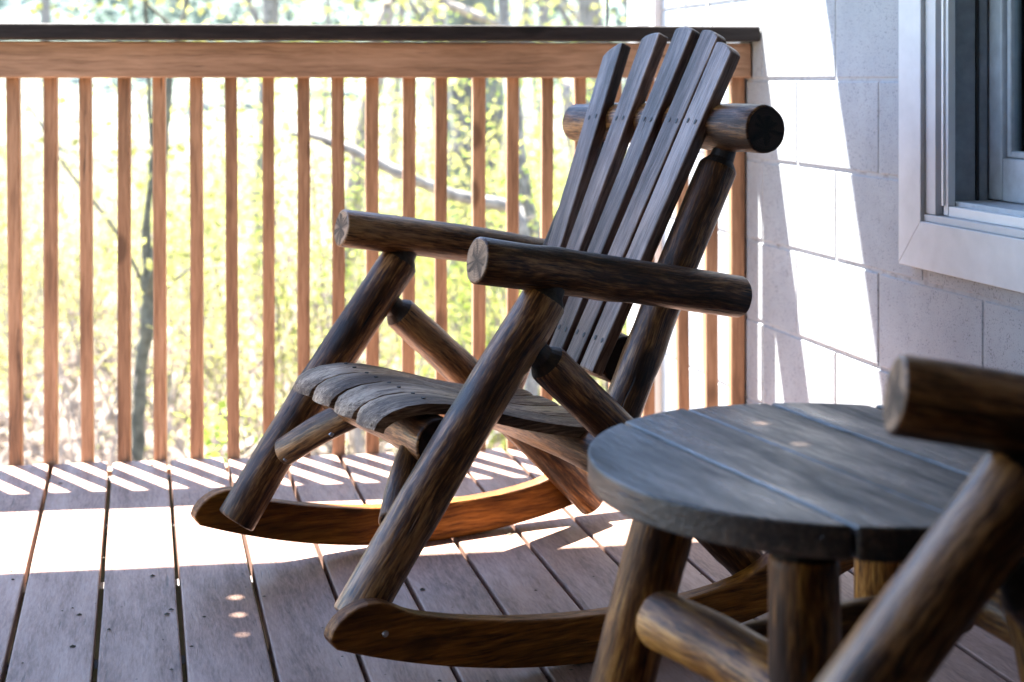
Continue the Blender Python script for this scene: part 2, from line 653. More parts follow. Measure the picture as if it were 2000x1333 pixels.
# ------------------------------------------------------------------ house wall with window
HC = Vector((.6034, 3.935, 0))
HX = Vector((-.244, .97, 0)).normalized()       # local x: away from the camera
hrot = math.atan2(HX.y, HX.x)
house = empty('house_wall', HC, hrot)
tag(house, 'white painted concrete block house wall with a window, at the right', 'wall')
CH = .2032
PT = .4085
OT0, OT1, OZ0, OZ1 = .89, 1.80, .60, 1.78       # window opening (t towards camera)
Z2 = .929
# backing wall of mortar with the opening left free (t = -x)
def wbox(name, t0, t1, z0, z1, d0, d1, mat, parent=house, bev=.002):
    return box(name, (-t1, d0, z0), (-t0, d1, z1), mat, parent, bev)
JR = .0024
for (t0, t1, z0, z1) in ((-.66, OT0, -1.3, 2.6), (OT0, OT1, -1.3, OZ0), (OT0, OT1, OZ1, 2.6), (OT1, 12.8, -1.3, 2.6)):
    wbox('mortar', t0, t1, z0, z1, -.19, -JR, M['mortar'], bev=0)
rng = random.Random(11)


def blockpiece(t0, t1, z0, z1):
    if t1 - t0 < .02 or z1 - z0 < .02:
        return
    bm = bmesh.new()
    bmesh.ops.create_cube(bm, size=1)
    for v in bm.verts:
        v.co = Vector((v.co.x * (t1 - t0), v.co.y * .03, v.co.z * (z1 - z0)))
    es = [e for e in bm.edges if all(v.co.y > 0 for v in e.verts)]
    bmesh.ops.bevel(bm, geom=es, offset=.0045, segments=3, affect='EDGES', profile=.5)
    me = bpy.data.meshes.new('block')
    bm.to_mesh(me)
    bm.free()
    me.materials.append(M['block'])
    o = bpy.data.objects.new('block', me)
    COL.objects.link(o)
    o.parent = house
    dj = rng.uniform(-.0007, .0007)
    o.matrix_local = Matrix.Translation((-(t0 + t1) / 2, -.015 + dj, (z0 + z1) / 2)) @ Matrix.Rotation(rng.uniform(-.002, .002), 4, 'Y')


G = .0030
for c in range(-6, 8):
    zb = Z2 + (c - 1) * CH                       # c = 0 is the course just under z = .929
    z0, z1 = zb + G, zb + CH - G
    off = .2985 if c % 2 == 0 else .0945
    for k in range(-3, 5):
        t0 = off + k * PT + G
        t1 = off + (k + 1) * PT - G
        t0 = max(t0, -.66)
        t1 = min(t1, 1.95)
        if t1 < t0:
            continue
        if z1 <= OZ0 or z0 >= OZ1:
            blockpiece(t0, t1, z0, z1)
        else:
            if t0 < OT0:
                blockpiece(t0, min(t1, OT0), z0, z1)
                if t1 > OT0 and z0 < OZ0:
                    blockpiece(OT0 + .0005, t1, z0, OZ0)
            elif t0 < OT1:
                if z0 < OZ0:
                    blockpiece(t0, min(t1, OT1), z0, OZ0)

# window: casing, stops, storm frame, sash, panes
win = empty('window')
win.parent = house


def wp(name, t0, t1, z0, z1, d0, d1, mat, bev=.0015):
    return wbox(name, t0, t1, z0, z1, d0, d1, M[mat], win, bev)


def prism_t(name, pts, d0, d1, mat):
    return prism(name, [(-t, z) for t, z in pts], d0, d1, M[mat], win, None, .002)


CO = .836
CI = .926
prism_t('casing', [(CO, .556), (CI, .650), (CI, 1.9), (CO, 1.9)], .0005, .024, 'white')
prism_t('casing', [(CO, .5555), (1.9, .5555), (1.9, .6495), (CI, .6495)], .0005, .0245, 'white')
wp('stop_moulding', CI + .0005, CI + .040, .665, 1.88, -.002, .014, 'white')
wp('sill', CI + .0005, 1.88, .650, .664, -.10, .017, 'white')
wp('jamb', CI + .0405, CI + .052, .665, 1.88, -.15, -.006, 'sash')
st = wp('storm_frame', CI + .053, CI + .070, .666, 1.87, -.012, .004, 'alu')
wp('storm_frame', CI + .0705, 1.88, .6645, .684, -.011, .003, 'alu')
wp('storm_frame', CI + .053, CI + .0605, .684, 1.87, .0045, .009, 'alu')
wp('track', CI + .053, CI + .062, .684, 1.87, -.060, -.0125, 'track')
wp('weatherstrip', CI + .0535, CI + .066, .684, 1.87, -.066, -.0605, 'black')
wp('track', CI + .053, CI + .064, .684, 1.87, -.085, -.067, 'track')
sa = wp('sash', CI + .0535, CI + .106, .696, 1.86, -.125, -.090, 'sash', .004)
wp('sash', CI + .1065, 1.88, .695, .778, -.125, -.0905, 'sash', .004)
wp('glazing_bead', CI + .107, CI + .120, .779, 1.86, -.118, -.100, 'sash', .003)
wp('glazing_bead', CI + .1205, 1.88, .779, .792, -.118, -.100, 'sash', .003)
wp('pane', CI + .115, 1.88, .785, 1.86, -.112, -.109, 'glass', 0)
wp('sub_sill', CI + .053, 1.88, .60, .6935, -.19, -.0125, 'sash')
# what the pane shows: a dim curtain in a dark room
cv, cf = [], []
for i in range(81):
    x = -(CI + .06) - .9 * i / 80
    d = -.20 + .012 * math.sin(i * .9) + .006 * math.sin(i * 2.3)
    cv += [(x, d, .62), (x, d, 1.9)]
    if i:
        b = 2 * i
        cf.append((b - 2, b, b + 1, b - 1))
mesh_obj('curtain', cv, cf, M['curtain'], win, smooth=True)
for lo, hi in (((-1.95, -1.2, .2), (-.86, -1.15, 2.2)), ((-1.95, -1.15, .2), (-.86, -.24, .25)), ((-1.95, -1.15, 2.2), (-.86, -.24, 2.25)),
               ((-.86, -1.15, .2), (-.84, -.195, 2.2)), ((-1.98, -1.15, .2), (-1.951, -.195, 2.2))):
    box('room_lining', lo, hi, M['room'], win, 0)
# corner board at the far end of the wall, cable stapled to the wall
wbox('corner_board', -.70, -.655, -1.3, 2.6, -.19, .022, M['pipe'])
wbox('downspout', -.845, -.745, -1.3, 2.6, -.05, .045, M['pipe'], bev=.012)
cb = [(-.30 + .0, .006, 1.22), (-.275, .006, 1.10), (-.245, .006, 1.02), (-.22, .006, .98)]


def tube(name, pts, rad, mat, parent=None, seg=8, mtx=None):
    vs_, fs = [], []
    P = [Vector(p) for p in pts]
    rads = rad if isinstance(rad, (list, tuple)) else [rad] * len(P)
    prev = None
    for i, p in enumerate(P):
        d = (P[min(i + 1, len(P) - 1)] - P[max(i - 1, 0)]).normalized()
        ref = Vector((0, 0, 1)) if abs(d.z) < .9 else Vector((1, 0, 0))
        a = d.cross(ref).normalized()
        b = d.cross(a)
        for k in range(seg):
            an = 2 * math.pi * k / seg
            vs_.append(p + (a * math.cos(an) + b * math.sin(an)) * rads[i])
    for i in range(len(P) - 1):
        for k in range(seg):
            fs.append((i * seg + k, i * seg + (k + 1) % seg, (i + 1) * seg + (k + 1) % seg, (i + 1) * seg + k))
    fs.append(tuple(range(seg))[::-1])
    fs.append(tuple(range((len(P) - 1) * seg, len(P) * seg)))
    if name is None:
        return vs_, fs
    return mesh_obj(name, vs_, fs, mat, parent, smooth=True, mtx=mtx)


tube('cable', [(.33, .004, 1.28), (.30, .004, 1.20), (.255, .004, 1.10), (.215, .004, .99), (.20, .004, .90)], .003, M['pipe'], house)

for lo, hi in (((-1.95, -3.2, -1.3), (2.2, -3.0, 2.44)), ((-2.15, -3.2, -1.3), (-1.955, 1.0, 2.44))):
    wg = box('fill_blocker', lo, hi, M['blocker'], None, 0)     # unseen walls added behind and left of the camera to cut fill light
    wg.parent = house
    wg.matrix_parent_inverse = (Matrix.Translation(HC) @ Matrix.Rotation(hrot, 4, 'Z')).inverted()
# porch roof, part of the house, with the small nail holes that let spots of sun through
RZ = 2.45


def roof_hit(x, y, plane_z):
    """image point on a horizontal plane -> point on the roof sheet the sun comes through"""
    Zd = 3000 * (CAM_H - plane_z) / (y - 155)
    P = Vector(((x - 1000) / 3000 * Zd, Zd, plane_z))
    return P + to_sun * ((RZ - plane_z) / to_sun.z)


holes = [roof_hit(460, 1168, 0), roof_hit(466, 1202, 0), roof_hit(473, 1241, 0), roof_hit(1488, 825, .5), roof_hit(1562, 866, .5)]
hrad = [.0075, .0070, .0045, .0068, .0068]
eave = lambda x: 3.825 + .150 * x
bm = bmesh.new()
ring = [(-2.0, eave(-2.0)), (1.2, eave(1.2)), (3.4, -8.5), (-2.0, -8.5)]
edges = []


def loop(pts):
    vv = [bm.verts.new((x, y, RZ)) for x, y in pts]
    return [bm.edges.new((vv[i], vv[(i + 1) % len(vv)])) for i in range(len(vv))]


edges += loop(ring)
for hpt, hr in zip(holes, hrad):
    edges += loop([(hpt.x + hr * math.cos(a * math.pi / 6), hpt.y + hr * math.sin(a * math.pi / 6)) for a in range(12)])
bmesh.ops.triangle_fill(bm, use_beauty=True, edges=edges)
# triangle_fill also caps the little loops: open them again
kill = []
for f in bm.faces:
    c = f.calc_center_median()
    for hpt, hr in zip(holes, hrad):
        if (c.x - hpt.x) ** 2 + (c.y - hpt.y) ** 2 < hr * hr * .98 and all((v.co.x - hpt.x) ** 2 + (v.co.y - hpt.y) ** 2 < (hr * 1.05) ** 2 for v in f.verts):
            kill.append(f)
            break
bmesh.ops.delete(bm, geom=kill, context='FACES_ONLY')
me = bpy.data.meshes.new('porch_roof')
bm.to_mesh(me)
bm.free()
me.materials.append(M['roofwood'])
pr = bpy.data.objects.new('porch_roof', me)
COL.objects.link(pr)
pr.parent = house
pr.matrix_parent_inverse = (Matrix.Translation(HC) @ Matrix.Rotation(hrot, 4, 'Z')).inverted()

# ------------------------------------------------------------------ railing
RS = .128
rrot = math.atan(RS)
RO = Vector((.612, 3.9005, 0))                  # front face of the top rail at the wall end
rail = empty('deck_railing', RO, rrot)
tag(rail, 'brown wooden deck railing with square balusters and dark cap rail', 'railing')
RLEN = 2.35


def rbox(name, x0, x1, y0, y1, z0, z1, mat, bev=.003):
    return box(name, (x0, y0, z0), (x1, y1, z1), M[mat], rail, bev)


rbox('top_rail', -RLEN, -.004, 0, .036, .933, 1.0215, 'rail_x', .004)
rbox('cap_rail', -RLEN, .004, -.052, .088, 1.0245, 1.062, 'cap', .004)
rbox('end_post', -.046, -.010, .0365, .075, -.25, .99, 'rail', .004)
rng = random.Random(5)
xs_top = [25, 98, 166, 241.5, 310, 383.5, 450, 524, 593, 660, 726, 799, 862, 935, 1001.5, 1069.7, 1134, 1203, 1267, 1333, 1391]
xs_bot = [31, 99.5, 171, 242, 314, 384.5, 457.5, 525, 594, 662, 728, 797, 862, 936, 1002, 1068, 1134, 1203, 1268, 1336, 1390]


def rail_x(px):
    """image column -> place along the railing (baluster faces, 45 mm behind the rail face)"""
    k = (px - 1000) / 3000
    ox = RO.x - .045 * math.sin(rrot)
    oy = RO.y + .045 * math.cos(rrot)
    c, s = math.cos(rrot), math.sin(rrot)
    return (k * oy - ox) / (c - k * s)


bal = [(rail_x(a), rail_x(b)) for a, b in zip(xs_top, xs_bot)]
for i in range(1, 8):
    x = bal[0][0] - .089 * i
    bal.append((x, x))
for a, b in bal:
    w = .0152 + rng.uniform(-.0008, .0008)
    z0, z1 = -.22, 1.0
    vs_, fs = [], []
    tw = rng.uniform(-.03, .03)
    n = 14
    ph = rng.uniform(0, 50)
    for i in range(n + 1):
        f = i / n
        cx = b + (a - b) * f + .0022 * noise.noise(Vector((f * 3, ph, 0)))
        cy = .0545 + .002 * noise.noise(Vector((f * 3, ph, 9)))
        cz = z0 + (z1 - z0) * f
        c_ = .0025
        for dx, dy in ((-1, -1), (1, -1), (1, 1), (-1, 1)):
            for q in ((0, 1), (1, 0)) if dx * dy > 0 else ((1, 0), (0, 1)):
                ex_, ey_ = dx * (w - c_ * q[0]), dy * (w - c_ * q[1])
                vs_.append((cx + ex_ * math.cos(tw) - ey_ * math.sin(tw), cy + ey_ + ex_ * math.sin(tw), cz))
    for i in range(n):
        for k in range(8):
            fs.append((i * 8 + k, i * 8 + (k + 1) % 8, (i + 1) * 8 + (k + 1) % 8, (i + 1) * 8 + k))
    fs.append(tuple(range(8))[::-1])
    fs.append(tuple(range(n * 8, n * 8 + 8)))
    mesh_obj('baluster', vs_, fs, M['rail'], rail)
rbox('rim_joist', -RLEN, -.004, .0725, .108, -.24, -.03, 'rail_x', .003)


# ------------------------------------------------------------------ rocking chair
def make_chair():
    ch = empty('rocking_chair')
    sd = [0]

    def lg(name, p0, p1, r0, r1, **kw):
        sd[0] += 1
        return log(name, p0, p1, r0, r1, ch, sd[0], **kw)
    for sgn in (1, -1):
        rr = .0385 if sgn > 0 else .0365
        lg('arm', (.267, .295 * sgn, .644), (-.243, .295 * sgn, .552), rr, .0358, end1='log_end_dark')
        lg('front_leg', (.476, .297 * sgn, .108), (.138, .296 * sgn, .582), .0370, .0385, ten1=.022)
        lg('rear_leg', (-.300, .303 * sgn, .044), (.150, .299 * sgn, .479), .0345, .0335, ten1=.035, end='log_end_dark')
        lg('back_post', (-.014, .207 * sgn, .262), (-.264, .207 * sgn, .783), .0345, .0340, ten1=.035)
        s_ = lg('seat_strut', (.394, .262 * sgn, .234), (.290, .128 * sgn, .330), .0265, .0275, end='log_end_dark')
        # bolts through the strut
        dv = Vector((.290 - .394, (.128 - .262) * sgn, .330 - .234))
        for f in (.14, .72):
            bo = box('bolt', (-.006, -.006, -.004), (.006, .006, .004), M['steel'], s_, .002)
            bo.matrix_local = axis_matrix((.394, .262 * sgn, .234), (.290, .128 * sgn, .330), (sd[0]) * 1.7).inverted() @ (Matrix.Translation(Vector((.394, .262 * sgn, .234)) + dv * f + Vector((.018, .004, -.0185))) @ Matrix.Rotation(R(45), 4, 'Y'))
    lg('top_crossbar', (-.275, .325, .843), (-.275, -.325, .838), .0425, .0395, end='log_end_dark')
    lg('lower_crossbar', (-.098, .150, .428), (-.098, -.150, .428), .045, .045, end='log_end_dark')
    lg('seat_front_bar', (.298, .222, .340), (.298, -.222, .340), .041, .041, end='log_end_dark')
    lg('seat_rear_bar', (.0, .262, .290), (.0, -.262, .290), .036, .036, end='log_end_dark')
    # back slats: (bottom y, top y, top z)
    for yb, yt, zt in ((-.095, -.203, .992), (-.048, -.078, 1.016), (.015, .033, 1.026), (.080, .125, 1.016), (.140, .186, .990)):
        dvec = Vector((-.463, 0, 1))
        zb = .415
        sb = -.048 - (zb - .45) * .463
        st_ = sb - (zt - zb) * .463
        p0, p1 = Vector((sb, yb, zb)), Vector((st_, yt, zt))
        L = (p1 - p0).length
        zax = (p1 - p0).normalized()
        nrm = Vector((.907, 0, .42))
        yax = zax.cross(nrm).normalized()
        xax = yax.cross(zax).normalized()         # forward normal
        mt = Matrix((xax, yax, zax)).transposed().to_4x4()
        mt.translation = p0
        wb, wt = .0235, .0310
        # arc over the slat tops: outer slats slope down outwards
        sl_ = (yt - .01) * 1.5
        top = []
        for q in np.linspace(1, -1, 7):
            top.append((wt * q, L - abs(q) ** 3 * .006 - sl_ * wt * q * (1 if True else 0)))
        outl = [(-wb, 0), (wb, 0)] + [(wt - .0, L - .012 - sl_ * wt)] + top + [(-wt, L - .012 + sl_ * wt)]
        bm = bmesh.new()
        vv = [bm.verts.new((-.013, y, z)) for y, z in outl]
        f = bm.faces.new(vv)
        ex = bmesh.ops.extrude_face_region(bm, geom=[f])
        for v in ex['geom']:
            if isinstance(v, bmesh.types.BMVert):
                v.co.x = .011
        bmesh.ops.recalc_face_normals(bm, faces=list(bm.faces))
        es = [e for e in bm.edges if len(e.link_faces) == 2 and e.calc_face_angle(0) > R(40)]
        bmesh.ops.bevel(bm, geom=es, offset=.0035, segments=2, affect='EDGES', profile=.5)
        me = bpy.data.meshes.new('back_slat')
        bm.to_mesh(me)
        bm.free()
        me.materials.append(M['slat'])
        o = bpy.data.objects.new('back_slat', me)
        COL.objects.link(o)
        o.parent = ch
        o.matrix_local = mt
        for zz in ((.850 - zb) / (zt - zb) * L, (.468 - zb) / (zt - zb) * L):
            for dy in (-.012, .012):
                bm = bmesh.new()
                bmesh.ops.create_cone(bm, cap_ends=True, segments=8, radius1=.0033, radius2=.0033, depth=.0012)
                me = bpy.data.meshes.new('screw')
                bm.to_mesh(me)
                bm.free()
                me.materials.append(M['screw'])
                sc_ = bpy.data.objects.new('screw', me)
                COL.objects.link(sc_)
                sc_.parent = o
                sc_.matrix_local = Matrix.Translation((.0112, dy + random.Random(zz).uniform(-.002, .002), zz)) @ Matrix.Rotation(R(90), 4, 'Y') @ Matrix.Diagonal((1.5, 1, 1, 1))
    # seat slats
    prof = [(.408, .368), (.403, .380), (.392, .390), (.372, .399), (.345, .4055), (.31, .407), (.27, .402), (.23, .393), (.18, .3785), (.13, .363), (.08, .350), (.03, .3395), (-.02, .333), (-.05, .331)]
    rg = random.Random(8)
    for i, yc in enumerate((-.152, -.051, .051, .152)):
        hw = .0472
        th = .021
        vs_, fs = [], []
        nc = 9
        n = len(prof)
        js = rg.uniform(-.004, .004)
        for layer in (0, 1):
            for j, (s, z) in enumerate(prof):
                # plan view: rounded front corners
                df = (.408 - s)
                wid = hw * (1 - .17 * max(0, 1 - df / .022) ** 2)
                if j + 1 < n:
                    d = Vector((prof[j + 1][0] - s, z - prof[j + 1][1]))
                jm, jp = max(0, j - 1), min(n - 1, j + 1)
                tx, tz = prof[jp][0] - prof[jm][0], prof[jp][1] - prof[jm][1]
                ln = math.hypot(tx, tz)
                nx, nz = tz / ln, -tx / ln             # upward normal
                if nz < 0:
                    nx, nz = -nx, -nz
                for q in range(nc):
                    u = -1 + 2 * q / (nc - 1)
                    y = yc + wid * u
                    crown = -.0035 * abs(u) ** 4 + .0012 * noise.noise(Vector((s * 9, y * 20, i * 3)))
                    fr = -.006 * u * u * max(0, 1 - df / .03)
                    off = crown if layer == 0 else -th
                    vs_.append((s + nx * off + js * 0 + fr, y, z + nz * off))
        idx = lambda l, j, q: l * n * nc + j * nc + q
        for j in range(n - 1):
            for q in range(nc - 1):
                fs.append((idx(0, j, q), idx(0, j, q + 1), idx(0, j + 1, q + 1), idx(0, j + 1, q)))
                fs.append((idx(1, j, q + 1), idx(1, j, q), idx(1, j + 1, q), idx(1, j + 1, q + 1)))
            fs.append((idx(0, j, 0), idx(0, j + 1, 0), idx(1, j + 1, 0), idx(1, j, 0)))
            fs.append((idx(0, j + 1, nc - 1), idx(0, j, nc - 1), idx(1, j, nc - 1), idx(1, j + 1, nc - 1)))
        for q in range(nc - 1):
            fs.append((idx(0, 0, q + 1), idx(0, 0, q), idx(1, 0, q), idx(1, 0, q + 1)))
            fs.append((idx(0, n - 1, q), idx(0, n - 1, q + 1), idx(1, n - 1, q + 1), idx(1, n - 1, q)))
        o = mesh_obj('seat_slat', vs_, fs, M['seat'], ch, smooth=True)
        bm = bmesh.new()
        bm.from_mesh(o.data)
        bmesh.ops.recalc_face_normals(bm, faces=list(bm.faces))
        for e in bm.edges:
            if len(e.link_faces) == 2 and e.calc_face_angle(0) > R(50):
                e.smooth = False
        bm.to_mesh(o.data)
        bm.free()
        for dy in (-.02, .022):
            bm = bmesh.new()
            bmesh.ops.create_cone(bm, cap_ends=True, segments=8, radius1=.0038, radius2=.0038, depth=.0016)
            me = bpy.data.meshes.new('screw')
            bm.to_mesh(me)
            bm.free()
            me.materials.append(M['screw'])
            sc_ = bpy.data.objects.new('screw', me)
            COL.objects.link(sc_)
            sc_.parent = o
            sc_.location = (.305, yc + dy, .4072)
    # rockers
    def bot(s):
        return (s - .02) ** 2 / (2 * 1.36)
    out = []
    for s in np.linspace(-.462, .530, 40):
        out.append((s, bot(s)))
    out += [(.5385, .106), (.541, .113), (.537, .124), (.527, .136), (.513, .146), (.497, .1525), (.480, .1555), (.463, .1545), (.446, .149), (.430, .1405), (.414, .132), (.395, .125), (.370, .1185), (.34, .111), (.30, .1025),
            (.25, .0935), (.20, .0865), (.14, .080), (.08, .0760), (.02, .0740), (-.04, .0740), (-.10, .0765), (-.15, .0815), (-.19, .088), (-.22, .0965), (-.245, .108), (-.27, .121), (-.30, .134), (-.33, .143), (-.36, .147), (-.39, .1455), (-.42, .137), (-.445, .124), (-.462, .108), (-.4665, .098)]
    for sgn in (1, -1):
        a, b = (.3365, .3705) if sgn > 0 else (-.3705, -.3365)
        rk = prism('rocker', out, a, b, M['rocker'], ch, None, .004)
        for s, z in ((.455, .108), (-.36, .095)):
            bm = bmesh.new()
            bmesh.ops.create_cone(bm, cap_ends=True, segments=12, radius1=.0055, radius2=.004, depth=.003)
            me = bpy.data.meshes.new('bolt')
            bm.to_mesh(me)
            bm.free()
            me.materials.append(M['steel'])
            bo = bpy.data.objects.new('bolt', me)
            COL.objects.link(bo)
            bo.parent = rk
            bo.matrix_local = Matrix.Translation((s, sgn * .3715, z)) @ Matrix.Rotation(R(-90 * sgn), 4, 'X')
    return ch


chair = make_chair()
TH = R(27.57)
chair.location = (.0443, 2.8147, 0.0)
chair.rotation_euler = (0, 0, math.pi + TH)
tag(chair, 'dark log rocking chair with slatted fan back, standing by the railing', 'chair', 'log rocking chairs')
chair2 = copy_tree(chair)
ROCK = R(-.5)                                    # rocked back a little, rolling on its runners
_m = Matrix.Translation((.617, 1.088, 0)) @ Matrix.Rotation(math.pi, 4, 'Z') @ Matrix.Translation((.02, 0, 1.36)) @ Matrix.Rotation(ROCK, 4, 'Y') @ Matrix.Translation((-.02, 0, -1.36))
chair2.location = _m.to_translation()
chair2.rotation_euler = _m.to_euler()
tag(chair2, 'nearest log rocking chair, its blurred arm and leg cut off by the right edge', 'chair', 'log rocking chairs')


# ------------------------------------------------------------------ round log table
def make_table():
    tb = empty('round_table', (.377, 1.758, 0), 0)
    tag(tb, 'round plank topped log table between the two rocking chairs', 'table')
    ZT, TK, RAD = .50, .034, .29
    ang = R(22.8)
    nx = Vector((math.cos(ang), math.sin(ang), 0))     # across the planks
    dx = Vector((-math.sin(ang), math.cos(ang), 0))    # along the planks
    cuts = [-.29, -.155, -.043, .079, .197, .29]
    rg = random.Random(2)
    for a, b in zip(cuts[:-1], cuts[1:]):
        g0 = .0027 if a > -.289 else 0
        g1 = .0027 if b < .289 else 0
        a_, b_ = a + g0, b - g1
        pts = []
        N = 28
        us = [a_ + (b_ - a_) * i / N for i in range(N + 1)]
        if a < -.289:
            us = [-RAD * math.cos(i / N * math.acos(-b_ / RAD)) for i in range(N + 1)]
        if b > .289:
            us = [RAD * math.cos((1 - i / N) * math.acos(a_ / RAD)) for i in range(N + 1)]
        up = [(math.sqrt(max(0, RAD ** 2 - u * u)), u) for u in us]
        dn = [(-x, u) for x, u in reversed(up)]
        loopp = up + dn
        cl = []
        for p in loopp:
            if not cl or math.hypot(p[0] - cl[-1][0], p[1] - cl[-1][1]) > 1e-4:
                cl.append(p)
        if math.hypot(cl[0][0] - cl[-1][0], cl[0][1] - cl[-1][1]) < 1e-4:
            cl.pop()
        bm = bmesh.new()
        vv = [bm.verts.new((x, u, 0)) for x, u in cl]
        f = bm.faces.new(vv)
        ex = bmesh.ops.extrude_face_region(bm, geom=[f])
        for v in ex['geom']:
            if isinstance(v, bmesh.types.BMVert):
                v.co.z = -TK
        bmesh.ops.recalc_face_normals(bm, faces=list(bm.faces))
        es = [e for e in bm.edges if len(e.link_faces) == 2 and e.calc_face_angle(0) > R(55)]
        bmesh.ops.bevel(bm, geom=es, offset=.003, segments=2, affect='EDGES', profile=.5)
        me = bpy.data.meshes.new('tabletop_plank')
        bm.to_mesh(me)
        bm.free()
        me.materials.append(M['tabletop'])
        o = bpy.data.objects.new('tabletop_plank', me)
        COL.objects.link(o)
        o.parent = tb
        o.matrix_local = Matrix.Translation((0, 0, ZT + rg.uniform(-.0012, .0012))) @ Matrix.Rotation(math.atan2(dx.y, dx.x) + math.pi, 4, 'Z')
    c = Vector((.377, 1.758, 0))

    def L(name, p0, p1, r0, r1, seed, **kw):
        return log(name, Vector(p0) - c, Vector(p1) - c, r0, r1, tb, seed, mat='table_leg', end='log_end', **kw)
    zt = ZT - TK
    L('leg', (.194, 1.828, zt - .012), (.083, 1.850, .002), .036, .039, 41, ten0=.012)
    L('leg', (.300, 1.580, zt - .016), (.285, 1.548, .002), .0365, .038, 42, ten0=.016)
    L('leg', (.470, 1.945, zt - .012), (.500, 2.040, .002), .036, .038, 43, ten0=.012)
    L('leg', (.560, 1.700, zt - .012), (.640, 1.672, .002), .036, .038, 44, ten0=.012)
    L('stretcher', (.170, 1.778, .305), (.300, 1.545, .298), .034, .033, 45, end1='log_end_dark')
    L('stretcher', (.505, 1.975, .305), (.600, 1.725, .305), .031, .031, 46)
    L('stretcher', (.245, 1.705, .292), (.540, 1.850, .292), .028, .028, 47, end1='log_end_dark')
    box('apron_cleat', (-.22, -.03, zt - .028), (.22, .03, zt - .0005), M['tabletop'], tb, .002,
        Matrix.Rotation(ang, 4, 'Z'))
    return tb


table = make_table()

# ------------------------------------------------------------------ bits of dry leaf and grit on the boards
rng = random.Random(21)
vs_, fs = [], []
for i in range(150):
    if i < 60:
        x, y = rng.uniform(-1.0, .3), rng.uniform(2.2, 2.9)
    else:
        x, y = rng.uniform(-1.3, .8), rng.uniform(2.1, 3.7)
    s = rng.choice((.0015, .002, .0025, .004, .006))
    a = rng.uniform(0, 6.28)
    el = rng.uniform(.4, 1)
    b = len(vs_)
    z0 = .0012
    hh = s * rng.uniform(.25, .6)
    for q in range(5):
        an = a + q * 6.283 / 5
        px, py = s * math.cos(an), s * el * math.sin(an)
        vs_.append((x + px, y + py, z0))
    vs_.append((x, y, z0 + hh))
    for q in range(5):
        fs.append((b + q, b + (q + 1) % 5, b + 5))
o = mesh_obj('deck_debris', vs_, fs, M['bark_thin'])
tag(o, 'crumbs of dry leaf and grit on the deck boards', 'debris', kind='stuff')


# ------------------------------------------------------------------ land beyond the railing
def gz(x, y):
    z = -1.25
    if y > 5:
        z -= .055 * (min(y, 17) - 5)
    if y > 14:
        z += .11 * (min(y, 36) - 14)
    if y > 32:
        z += .30 * (y - 32) * min(1, (y - 32) / 40)
    z = min(z, 45)
    k = min(1, max(0, (y - 4) / 8))
    z += k * .35 * noise.noise(Vector((x * .12, y * .12, 0))) + k * .08 * noise.noise(Vector((x * .7, y * .7, 3)))
    return z


NX, NY = 90, 110
gx = [math.copysign(abs(u) ** 2.2 * 320, u) for u in np.linspace(-1, 1, NX)]
gy = [-60 + 62 * (i / 14) for i in range(14)] + [3 + (v ** 2.4) * 400 for v in np.linspace(0, 1, NY - 14)]
vs_ = [(x, y, gz(x, y)) for y in gy for x in gx]
fs = [(j * NX + i, j * NX + i + 1, (j + 1) * NX + i + 1, (j + 1) * NX + i) for j in range(len(gy) - 1) for i in range(NX - 1)]
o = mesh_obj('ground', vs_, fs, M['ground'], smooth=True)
tag(o, kind='structure')


lx = list(np.linspace(-40, -2.15, 40))  # unseen dark sheet added left of the porch to cut warm ground bounce
ly = list(np.linspace(-40, 3.6, 40))
vs_ = [(x, y, gz(x, y) + .012) for y in ly for x in lx]
fs = [(j * 40 + i, j * 40 + i + 1, (j + 1) * 40 + i + 1, (j + 1) * 40 + i) for j in range(39) for i in range(39)]
o = mesh_obj('bounce_absorber', vs_, fs, M['bounce_absorber'], smooth=True)
tag(o, kind='structure')


def leaf_quads(vs_, fs, p, size, rg, droop=.3):
    d = Vector((rg.gauss(0, 1), rg.gauss(0, 1), rg.gauss(-droop, .7))).normalized()
    u = d.cross(Vector((rg.gauss(0, 1), rg.gauss(0, 1), rg.gauss(0, 1)))).normalized()
    b = len(vs_)
    w = size * .36
    vs_ += [p, p + d * size * .45 + u * w, p + d * size, p + d * size * .45 - u * w]
    fs.append((b, b + 1, b + 2, b + 3))


